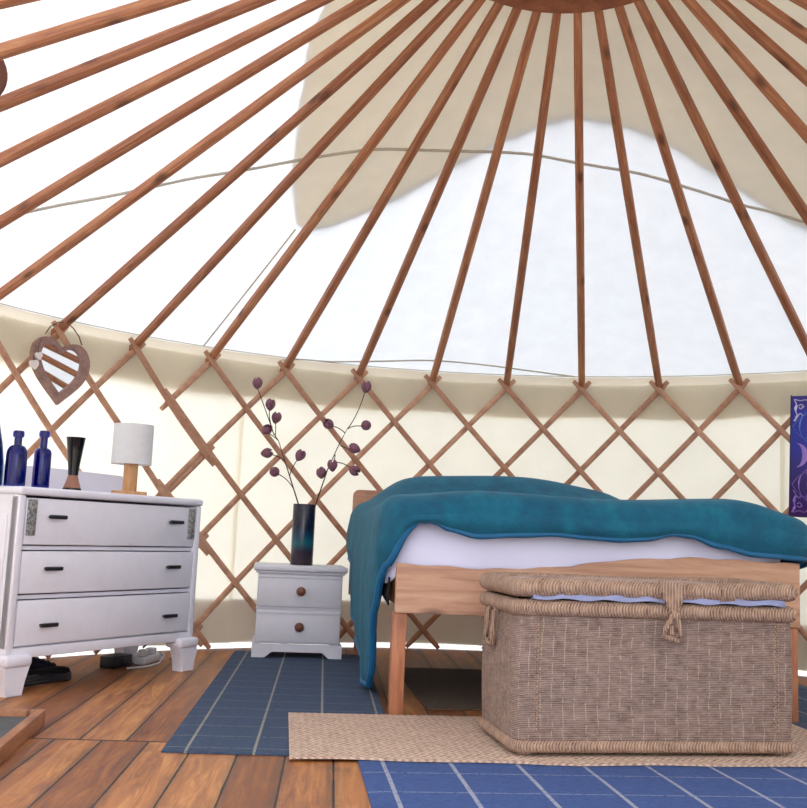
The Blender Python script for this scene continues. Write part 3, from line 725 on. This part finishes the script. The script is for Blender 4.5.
twig([(304, 552), (302, 530), (298.5, 502), (289, 470), (281, 443), (276, 435)],
     [([(277, 438), (270, 415), (262, 392)], 0.0), ([(277, 438), (271, 420), (273.5, 412)], 0.1), ([(278, 440), (279, 425), (278, 424)], 0.1),
      ([(281, 443), (275, 437), (268, 435)], -1.1), ([(287, 463), (280, 456), (266, 456)], -1.4), ([(294, 488), (288, 477), (276, 474)], -1.3), ([(291, 478), (292, 470), (300, 460)], 0.5)],
     'left felt flower twig with seven mauve buds, leaning left in the tall vase', 0.25)
twig([(305, 552), (308, 530), (316, 502), (328, 470), (340, 445), (349.5, 428)],
     [([(349.5, 429), (360, 415), (367, 393)], 0.2), ([(346, 434), (340, 428), (333, 428)], -1.2), ([(349, 430), (355, 425), (366, 427)], 1.1), ([(341, 446), (348, 450), (358, 450)], 1.2),
      ([(336, 455), (334, 466), (333, 469)], 0.1), ([(329, 468), (325, 475), (322, 476)], -0.5), ([(334, 462), (345, 462), (351, 468)], 2.0)],
     'right felt flower twig with seven mauve buds, leaning right in the tall vase', -0.15)

# ------------------------------------------------------------------ bed
BA = Vector((-0.615, 0.436, 0)); BW, BL = 1.582, 1.86
bed = empty('bed', BA, AX, 'rustic pine double bed with waney-edged foot board, behind the wicker trunk', 'bed')
BM_ = Matrix.Translation(BA) @ Matrix.Rotation(AX, 4, 'Z')
def wavy_top(x): return interp(x, [0, 0.35, 0.62, 0.76, 0.92, 1.2, 1.58], [0.556, 0.548, 0.562, 0.585, 0.607, 0.622, 0.615])
poly = [(0.005, 0.375), (BW+0.02, 0.368)]+[(BW+0.02-(BW+0.015)*k/40, wavy_top(BW+0.02-(BW+0.015)*k/40)+0.003*sin(k*1.3)) for k in range(41)]
b = MB(); b.prism(poly, 0, 0.034, Matrix(((1, 0, 0, 0), (0, 0, 1, -0.012), (0, 1, 0, 0), (0, 0, 0, 1))), bev=0.004); tag(b.build('foot_board', 'bedwood', bed), 'pine foot board with wavy natural top edge')
for x0, y0, hh in ((0.0, 0.0225, 0.374), (BW-0.035, 0.0225, 0.366), (0.0, BL-0.085, 0.52), (BW-0.055, BL-0.085, 0.52)):
    b = MB(); b.box(x0, x0+0.052, y0-0.020 if y0 < 1 else y0, y0+0.045, 0.0085 if y0 < 0 else 0.002, hh, 0.004); b.build('leg', 'legwood', bed)
for x0 in (0.012, BW-0.04):
    b = MB(); b.box(x0, x0+0.028, 0.0685, BL-0.086, 0.40, 0.52, 0.003); b.build('side_rail', 'legwood', bed)
for k in range(10):
    b = MB(); b.box(0.041, BW-0.041, 0.10+0.17*k, 0.17+0.17*k, 0.49, 0.51, 0.002); b.build('slat', 'bedwood', bed)
hbp = []
for k in range(7): a = PI-PI/2*k/6; hbp.append((0.035+0.035*cos(a), 0.865+0.035*sin(a)))
for k in range(7): a = PI/2-PI/2*k/6; hbp.append((BW-0.065+0.035*cos(a), 0.865+0.035*sin(a)))
hbp = [(-0.0, 0.32)]+hbp+[(BW-0.03, 0.32)]
b = MB(); b.prism(hbp, 0, 0.022, Matrix(((1, 0, 0, -0.042), (0, 0, 1, BL-0.036), (0, 1, 0, 0), (0, 0, 0, 1))), bev=0.004); tag(b.build('headboard', 'headwood', bed), 'plain headboard with rounded corners')

# draped cloths: a U-shaped run round the bed (left side, foot, right side) with its own hang
def drape(x0, x1, y0, yh, rc_, top, hem, edge_r_, bulge, nt=12, na=7, nh=10, rcorner=0.12, ds=0.03):
    path = []                                         # (point, normal, s)
    def add(p, n): path.append((Vector(p), Vector(n)))
    n1 = int((yh-y0-rcorner)/ds)
    for k in range(n1): add((x0, yh-(yh-y0-rcorner)*k/n1), (-1, 0))
    for k in range(10): a = PI+PI/2*k/10; add((x0+rcorner+rcorner*cos(a), y0+rcorner+rcorner*sin(a)), (cos(a), sin(a)))
    n2 = int((x1-x0-2*rcorner)/ds)
    for k in range(n2): add((x0+rcorner+(x1-x0-2*rcorner)*k/n2, y0), (0, -1))
    for k in range(10): a = -PI/2+PI/2*k/10; add((x1-rcorner+rcorner*cos(a), y0+rcorner+rcorner*sin(a)), (cos(a), sin(a)))
    for k in range(n1+1): add((x1, y0+rcorner+(yh-y0-rcorner)*k/n1), (1, 0))
    s = 0; rows = []; cx = (x0+x1)/2; hw = (x1-x0)/2; prev = None
    for p, n in path:
        if prev is not None: s += (p-prev).length
        prev = p; row = []
        sp = Vector((cx, max(p.y, y0+hw)))
        inner = p-n*rc_; ze = top(inner.x, inner.y)
        for k in range(nt):
            t = k/nt; t = 1-(1-t)**1.3; q = sp.lerp(inner, t); row.append(Vector((q.x, q.y, top(q.x, q.y))))
        for k in range(na):
            a = PI/2*k/na; q = inner+n*rc_*sin(a); row.append(Vector((q.x, q.y, ze-rc_*(1-cos(a)))))
        zb = min(hem(p.x, p.y), ze-rc_-0.01)
        for k in range(nh+1):
            t = k/nh; z = ze-rc_+(zb-ze+rc_)*t; q = p+n*bulge(p.x, p.y, t, s); row.append(Vector((q.x, q.y, z)))
        rows.append(row)
    return rows
def gauss(x, c, w): return math.exp(-((x-c)/w)**2)
def btop(u, v):
    z = 0.775+0.05*gauss(v, 0.12, 0.28)+0.012*sin(u*5+v*3)
    z += 0.020*sstep(0.2, 1.2, u)*gauss(v, 0.14, 0.35)
    hump = sstep(0.85, 1.35, v)*(1-sstep(1.66, 1.9, v)*0.6)
    z += hump*(0.19*sstep(-0.10, 0.26, u)*(1-sstep(0.80, 1.35, u)*0.22)*(1-sstep(1.22, 1.52, u)*0.8))
    z -= 0.025*sstep(0.35, 0.0, u)*sstep(0.6, 0.0, v)
    z -= 0.075*sstep(1.34, 1.68, u)*sstep(1.5, 0.0, v)
    return z
def bhem(u, v):
    foot = interp(u, [-0.05, -0.01, 0.03, 0.07, 0.12, 0.20, 0.30, 0.45, 0.60, 0.72, 0.85, 0.95, 1.07, 1.14, 1.25, 1.40, 1.62], [0.57, 0.628, 0.682, 0.722, 0.730, 0.695, 0.674, 0.685, 0.695, 0.688, 0.683, 0.690, 0.715, 0.710, 0.675, 0.648, 0.640])
    left = interp(v, [-0.03, 0.06, 0.12, 0.22, 0.29, 0.36, 0.45, 0.58, 0.75, 1.0, 1.30, 1.45, 1.8], [0.62, 0.55, 0.49, 0.38, 0.26, 0.11, 0.04, 0.035, 0.11, 0.16, 0.24, 0.50, 0.52])
    right = interp(v, [0, 0.2, 1.0, 1.8], [0.63, 0.60, 0.45, 0.40])
    if u < 0.06 and v > -0.045: 
        t = sstep(0.05, -0.035, u); return foot*(1-t)+left*t
    if u > BW-0.0 and v > 0.0:
        t = sstep(BW-0.0, BW+0.09, u); return foot*(1-t)+right*t
    return foot
def bbul(u, v, t, s):
    wr = 0.005*sin(s*17)+0.002*sin(s*41+1)
    if u < 0: return (0.018*sin(PI*t*0.9)+wr*t*1.2-0.012*t)
    return 0.014*sin(PI*t)+0.4*wr*t-0.006*t
rows = drape(-0.048, BW+0.11, -0.050, BL-0.06, 0.075, btop, bhem, 0, bbul, rcorner=0.17)
b = MB(); b.grid(rows)
bl = b.build('fleece_blanket', 'teal', smooth=80, thick=0.022, sub=1); bl.location = BA; bl.rotation_euler = (0, 0, AX)
tag(bl, 'thick teal fleece blanket spread over the bed and hanging down its left corner', 'blanket')
b = MB(); b.tube([r[-1] for r in rows], 0.0155, 8); tag(b.build('binding', 'tealhem', bl), 'bright blue bound edge of the blanket')
# white sheet under the blanket
def stop(u, v): return btop(u, v)-0.045
def shem(u, v):
    foot = 0.54
    left = interp(v, [0, 0.15, 0.4, 1.8], [0.455, 0.47, 0.50, 0.52])
    if u < 0.05 and v > 0.0:
        t = sstep(0.05, -0.03, u); return foot*(1-t)+left*t
    if u > BW: return 0.52
    return foot
def sbul(u, v, t, s): return 0.010*sin(PI*t)+0.005*sin(s*17)*t-0.004
rows = drape(-0.022, BW+0.005, 0.045, BL-0.07, 0.09, stop, shem, 0, sbul, rcorner=0.12)
b = MB(); b.grid(rows); sh = b.build('bed_sheet', 'sheet', smooth=80, thick=0.008, sub=1); sh.location = BA; sh.rotation_euler = (0, 0, AX)
tag(sh, 'lilac-white sheet showing between the teal blanket and the foot board', 'sheet')
mt = empty('mattress', BM_ @ Vector((0, 0, 0.53)), AX, 'thick mattress on the bed, under the white sheet', 'mattress')
b = MB(); b.box(0.05, BW-0.08, 0.085, BL-0.11, 0.001, 0.14, 0.04, 4); b.build('pad', 'sheet', mt)
# dark underlay sagging below the left rail
rows = [[Vector((-0.012+0.003*sin(k), 0.072+0.036*k, 0.50-t*(0.085*(1-sstep(0, 13, k))+0.02))) for k in range(16)] for t in (0, 0.33, 0.66, 1)]
b = MB(); b.grid(rows); o = b.build('underlay', 'blackcloth', mt, thick=0.006); o.location = (0, 0, -0.53); tag(o, 'black underlay cloth sagging below the mattress edge')

# ------------------------------------------------------------------ wicker trunk
TA = RAD(19.5); TW, TD, TH = 0.914, 0.39, 0.465
tk = empty('wicker_trunk', (-0.124, -0.160, 0.0185), TA, 'large woven seagrass trunk with lid and loop clasp, at the foot of the bed', 'trunk')
def shell(w0, d0, z0, z1, rcor, bul, nz=10, taper=0.0):
    rows = []
    for j in range(nz+1):
        t = j/nz; z = z0+(z1-z0)*t; bb = bul*sin(PI*t)+taper*t; row = []
        for cx, cy, a0 in ((rcor, rcor, PI), (w0-rcor, rcor, 1.5*PI), (w0-rcor, d0-rcor, 0), (rcor, d0-rcor, PI/2)):
            for k in range(6):
                a = a0+PI/2*k/5; row.append(Vector((cx+(rcor+bb)*cos(a), cy+(rcor+bb)*sin(a), z)))
        rows.append(row)
    return rows
def densify(row, m=0.05):
    out = []
    for p, q_ in zip(row, row[1:]+row[:1]):
        n = max(1, int((q_-p).length/m))
        for k in range(n): out.append(p.lerp(q_, k/n))
    return out
rows = shell(TW, TD, 0.02, TH-0.02, 0.028, 0.008)
b = MB(); b.grid(rows, True); b.bm.faces.new([b.bm.verts[i] for i in range(len(rows[0]))][::-1]) if False else None
b.box(0.02, TW-0.02, 0.02, TD-0.02, 0.02, 0.03); b.build('body', 'weave', tk, thick=0.012)
def ringpath(off, z): return densify(shell(TW, TD, z, z+0.001, 0.028, 0, 1, 0)[0] if off == 0 else [p+Vector((p.x-TW/2, p.y-TD/2, 0)).normalized()*off for p in shell(TW, TD, z, z+0.001, 0.028, 0, 1, 0)[0]])
b = MB(); b.tube(ringpath(0.002, 0.028), 0.020, 10, True); b.build('base_border', 'wrap', tk)
b = MB(); b.tube(ringpath(0.004, TH-0.024), 0.026, 12, True); b.build('top_border', 'wrap', tk)
for x in (0.012, TW-0.052):
    for y in (0.005, TD-0.045):
        b = MB(); b.box(x, x+0.04, y, y+0.04, 0, 0.055, 0.008); b.build('foot', 'wrap', tk)
# corner lacing strips
for x in (0.058, TW-0.058):
    b = MB()
    for k in range(22): b.tube([(x-0.008, -0.012, 0.075+0.0155*k), (x+0.008, -0.014, 0.083+0.0155*k)], 0.0035, 6)
    b.build('corner_lacing', 'wrap', tk)
lidz = TH+0.008
ld = bpy.data.objects.new('lid_pivot', None)
b = MB(); b.box(0.01, TW-0.01, 0.01, TD-0.01, lidz+0.02, lidz+0.045, 0.01)
n_ = 20; rows = []
for j in range(n_+1):
    rows.append([Vector((0.01+(TW-0.02)*i/n_, 0.01+(TD-0.02)*j/n_, lidz+0.046+0.012*sin(PI*i/n_)**0.5*sin(PI*j/n_)**0.5)) for i in range(n_+1)])
b.grid(rows)
bpy.data.objects.remove(ld)
lid = b.build('lid', 'weave', tk)
b = MB(); b.tube([p+Vector((0, 0, 0.003*sin(p.x*9)+0.008*(p.x/TW))) for p in ringpath(0.004, lidz+0.028)], 0.029, 12, True); b.build('lid_border', 'wrap', lid)
# wrapped joints on the lid border
for x in (0.085, 0.68):
    b = MB(); b.tube([(x+0.012*k, 0.0-0.007, lidz+0.031) for k in range(-2, 3)], 0.031, 12); b.build('border_binding', 'wrap', lid)
# clasp: woven tab tapering down over the lid edge to a knotted loop
xc = 0.485
tab = [(-0.048, 0.078), (0.048, 0.070), (0.044, 0.045), (0.030, 0.010), (0.014, -0.020), (-0.008, -0.022), (-0.026, 0.006), (-0.040, 0.040)]
b = MB(); b.prism(tab, 0, 0.010, Matrix(((1, 0, 0, xc), (0, 0, 1, -0.048), (0, 1, 0, lidz-0.012), (0, 0, 0, 1))), bev=0.004); b.build('clasp_tab', 'wrap', tk)
lp_pts = [(xc+0.004, -0.046, lidz-0.03), (xc-0.012, -0.050, lidz-0.055), (xc-0.028, -0.046, lidz-0.085), (xc-0.030, -0.042, lidz-0.105), (xc-0.004, -0.042, lidz-0.112), (xc+0.022, -0.042, lidz-0.120), (xc+0.026, -0.044, lidz-0.100), (xc+0.014, -0.050, lidz-0.06), (xc+0.006, -0.048, lidz-0.032)]
b = MB(); b.tube(lp_pts, 0.0085, 8); b.build('clasp_loop', 'wrap', tk)
b = MB(); b.lathe([(0.001, -0.02), (0.010, -0.015), (0.012, 0), (0.010, 0.015), (0.001, 0.02)], 10, cap=False); o = b.build('toggle', 'wrap', tk); o.location = (xc-0.004, -0.036, lidz-0.085)
hp = [(-0.022, 0.13, 0.41), (-0.030, 0.13, 0.40), (-0.034, 0.13, 0.34), (-0.030, 0.14, 0.30), (-0.030, 0.19, 0.295), (-0.034, 0.205, 0.31), (-0.034, 0.205, 0.37), (-0.028, 0.20, 0.405), (-0.022, 0.19, 0.41)]
b = MB(); b.tube([(x_+0.004, y_+0.06, z_+0.01) for x_, y_, z_ in hp], 0.009, 8); b.build('handle', 'wrap', tk)
# cloth peeping out under the lid
cl = MB(); rows = []
for j in range(5):
    row = []
    for i in range(50):
        x = 0.035+(TW-0.07)*i/49
        y = [0.10, 0.03, -0.020, -0.024, 0.02][j]; z = [TH+0.020, TH+0.024, TH+0.019, TH+0.006, TH+0.003][j]
        row.append(Vector((x, y+0.004*sin(i*1.1), z+0.003*sin(i*0.8+j))))
    rows.append(row)
cl.grid(rows); o = cl.build('folded_throw', 'lilac', thick=0.004); o.location = tk.location; o.rotation_euler = (0, 0, TA)
tag(o, 'lilac-blue cloth peeping out under the lid of the wicker trunk', 'cloth')

# ------------------------------------------------------------------ heart mirror, charms, painting, disc
def heart(s, n=48, inset=0.0):
    pts = []
    for k in range(n):
        t = 2*PI*k/n
        x = 16*sin(t)*abs(sin(t))**1.1; y = 13.5*cos(t)-3.6*cos(2*t)-1.4*cos(3*t)-0.6*cos(4*t)
        pts.append(Vector((x*s, y*s*1.12)))
    if inset:
        out = []
        for k in range(n):
            a, c = pts[k-1], pts[(k+1) % n]; tt = (c-a).normalized(); nn = Vector((tt.y, -tt.x)); out.append(pts[k]+nn*inset*(-1 if False else 1))
        pts = out
    return pts
hm = empty('heart_mirror', (0, 0, 0), 0, 'heart-shaped mirror in a grey-brown wooden frame hanging on the trellis', 'mirror')
hc = pol(-64.95, 2.665, 1.385); a = RAD(-64.8)
inward = Vector((-sin(a), -cos(a), 0.09)).normalized(); right = Vector((cos(a), -sin(a), 0)); upv = inward.cross(right)*1
if upv.z < 0: upv = -upv
tl_ = RAD(-3); rr = right*cos(tl_)+upv*sin(tl_); uu = upv*cos(tl_)-right*sin(tl_)
HM = Matrix((rr, uu, inward)).transposed().to_4x4(); HM.translation = hc+Vector((0, 0, 0.012)); HM = HM @ Matrix.Scale(1.08, 4); hm.matrix_world = HM
outer = heart(0.0096); cen = Vector((0, 0.012)); inner = []
for k in range(48):
    t = 2*PI*k/48; x = 16*sin(t)*abs(sin(t))**1.1; y = 13.5*cos(t)-4.2*cos(2*t)-1.6*cos(3*t)-0.6*cos(4*t)
    inner.append(Vector((x*0.0068, y*0.0068*1.14+0.004)))
b = MB(); b.prism(outer, -0.010, 0.012, None, 0.0, inner); b.build('frame', 'heartwood', hm, smooth=30)
b = MB(); b.prism([p*1.04 for p in inner], -0.004, 0.001); b.build('mirror_pane', 'mirror', hm, smooth=0)
b = MB(); b.tube([(-0.085, 0.135, -0.004), (-0.06, 0.175, -0.006), (-0.02, 0.205, -0.004), (0.02, 0.212, 0), (0.06, 0.195, -0.004), (0.095, 0.165, -0.006), (0.112, 0.128, -0.004)], 0.0028, 6); b.build('hanging_cord', 'wire', hm)
def charm(x, y, s, lab):
    e = MB(); e.prism(heart(s, 24), 0, 0.012, bev=0.0); 
    o = e.build('heart_charm', 'charm', smooth=30); o.matrix_world = HM @ Matrix.Translation((x, y, 0.014)) @ Matrix.Rotation(0.3, 4, 'Z')
    c_ = MB(); c_.tube([(0, 8*s, 0.006), (0.010, 0.04, 0.006), (0.03, 0.07, 0.006)], 0.0018, 5); c_.build('string', 'wire', o)
    return tag(o, lab, 'charm', 'pale heart charms on the mirror frame')
charm(-0.128, 0.020, 0.00115, 'small pale heart charm, upper of two hanging on the mirror frame')
charm(-0.146, -0.022, 0.00135, 'small pale heart charm, lower of two hanging on the mirror frame')

# painting on the trellis
pa = RAD(27.05); pw, ph = 0.30, 0.655
pt_ = empty('canvas_painting', (0, 0, 0), 0, 'narrow dark blue and purple painted canvas with pale interlaced motifs, at the right edge', 'painting')
pin = Vector((-sin(pa), -cos(pa), 0)); prt = Vector((cos(pa), -sin(pa), 0.0)); 
PM = Matrix((prt, -pin, Vector((0, 0, 1)))).transposed().to_4x4(); PM.translation = Vector((1.214, 2.380, 0.850)); PM = PM @ Matrix.Rotation(RAD(1.4), 4, 'Y'); pt_.matrix_world = PM
b = MB(); b.box(0, pw, 0, 0.03, 0, ph, 0.002); b.build('canvas', 'paint', pt_)
b = MB(); b.box(-0.004, -0.0002, -0.002, 0.032, -0.004, ph+0.004); b.box(-0.004, pw+0.004, -0.002, 0.032, -0.004, -0.0002); b.build('edge', 'pe', pt_)
def pline(pts, rad, mat, name='painted_line'): 
    b = MB(); b.tube([(x, -0.001, z) for x, z in pts], rad, 6, flat=0.35); b.build(name, mat, pt_)
def circ(cx, cz, r, a0=0, a1=2*PI, n=36): return [(cx+r*cos(a0+(a1-a0)*k/n), cz+r*sin(a0+(a1-a0)*k/n)) for k in range(n+1)]
for cz, mat in ((0.485, 'pb'), (0.170, 'pl')):
    pline(circ(0.15, cz, 0.105), 0.0045, mat); pline(circ(0.15, cz, 0.06), 0.0035, mat)
    for k in range(4):
        a = k*PI/2; tip = (0.15+0.14*cos(a), cz+0.14*sin(a))
        for sg in (1, -1):
            pline([(0.15+0.14*cos(a)*t-sg*sin(a)*0.065*sin(PI*t), cz+0.14*sin(a)*t+sg*cos(a)*0.065*sin(PI*t)) for t in [i/14 for i in range(15)]], 0.0035, mat)
# crescents back to back, horns outwards
for sg in (1, -1):
    cx = 0.15-sg*0.108
    L_ = [(cx+sg*(0.062*cos(a)-0.012), 0.33+0.066*sin(a)) for a in [-PI/2*0.95+PI*0.95*k/16 for k in range(17)]]
    I_ = [(cx+sg*(0.030*cos(a)-0.010), 0.33+0.062*sin(a)) for a in [PI/2*0.95-PI*0.95*k/16 for k in range(17)]]
    b = MB(); b.prism(L_+I_, 0, 0.002, Matrix(((1, 0, 0, 0), (0, 0, -1, 0), (0, 1, 0, 0), (0, 0, 0, 1)))); b.build('crescent', 'pl', pt_)
pline(circ(0.15, 0.33, 0.03), 0.006, 'pl')
# corner filigree
for mx in (0, 1):
    for mz, mat in ((1, 'pw'), (0, 'pl')):
        f = lambda x, z: ((pw-x if mx else x), (ph-z if mz else z))
        for L in ([(0.015, 0.02), (0.03, 0.05), (0.02, 0.08), (0.035, 0.11), (0.018, 0.14)], [(0.02, 0.02), (0.05, 0.03), (0.075, 0.02), (0.10, 0.035)], [(0.04, 0.055), (0.055, 0.045), (0.065, 0.06), (0.05, 0.075), (0.04, 0.065)], [(0.035, 0.11), (0.05, 0.095), (0.06, 0.11)]):
            for _ in range(3): L = [L[0]]+[(a_[0]*(1-t_)+b_[0]*t_, a_[1]*(1-t_)+b_[1]*t_) for a_, b_ in zip(L, L[1:]) for t_ in (0.25, 0.75)]+[L[-1]]
            pline([f(*p) for p in L], 0.0085, mat)

# wooden disc hanging at the upper left
hd = empty('wooden_disc', (-1.83, -0.62, 2.03), 0, 'dark round wooden disc hanging between roof poles at the left edge', 'wooden disc')
fwd = (CAM-Vector(hd.location)).normalized(); hd.rotation_euler = fwd.to_track_quat('Z', 'Y').to_euler()
b = MB(); b.lathe([(0.001, -0.012), (0.090, -0.012), (0.097, -0.006), (0.097, 0.008), (0.090, 0.013), (0.080, 0.011), (0.001, 0.011)], 32, cap=False); b.build('disc', 'discw', hd)
b = MB(); b.lathe([(0.001, 0.0115), (0.012, 0.0115), (0.010, 0.018), (0.001, 0.02)], 14, cap=False); o = b.build('boss', 'black', hd); o.location = (0.045, 0.012, 0)
b = MB(); b.tube([(0, 0.090, 0), (0.0, 0.115, 0.0), (0.0, 0.15, -0.02)], 0.003, 6); b.build('cord', 'wire', hd)
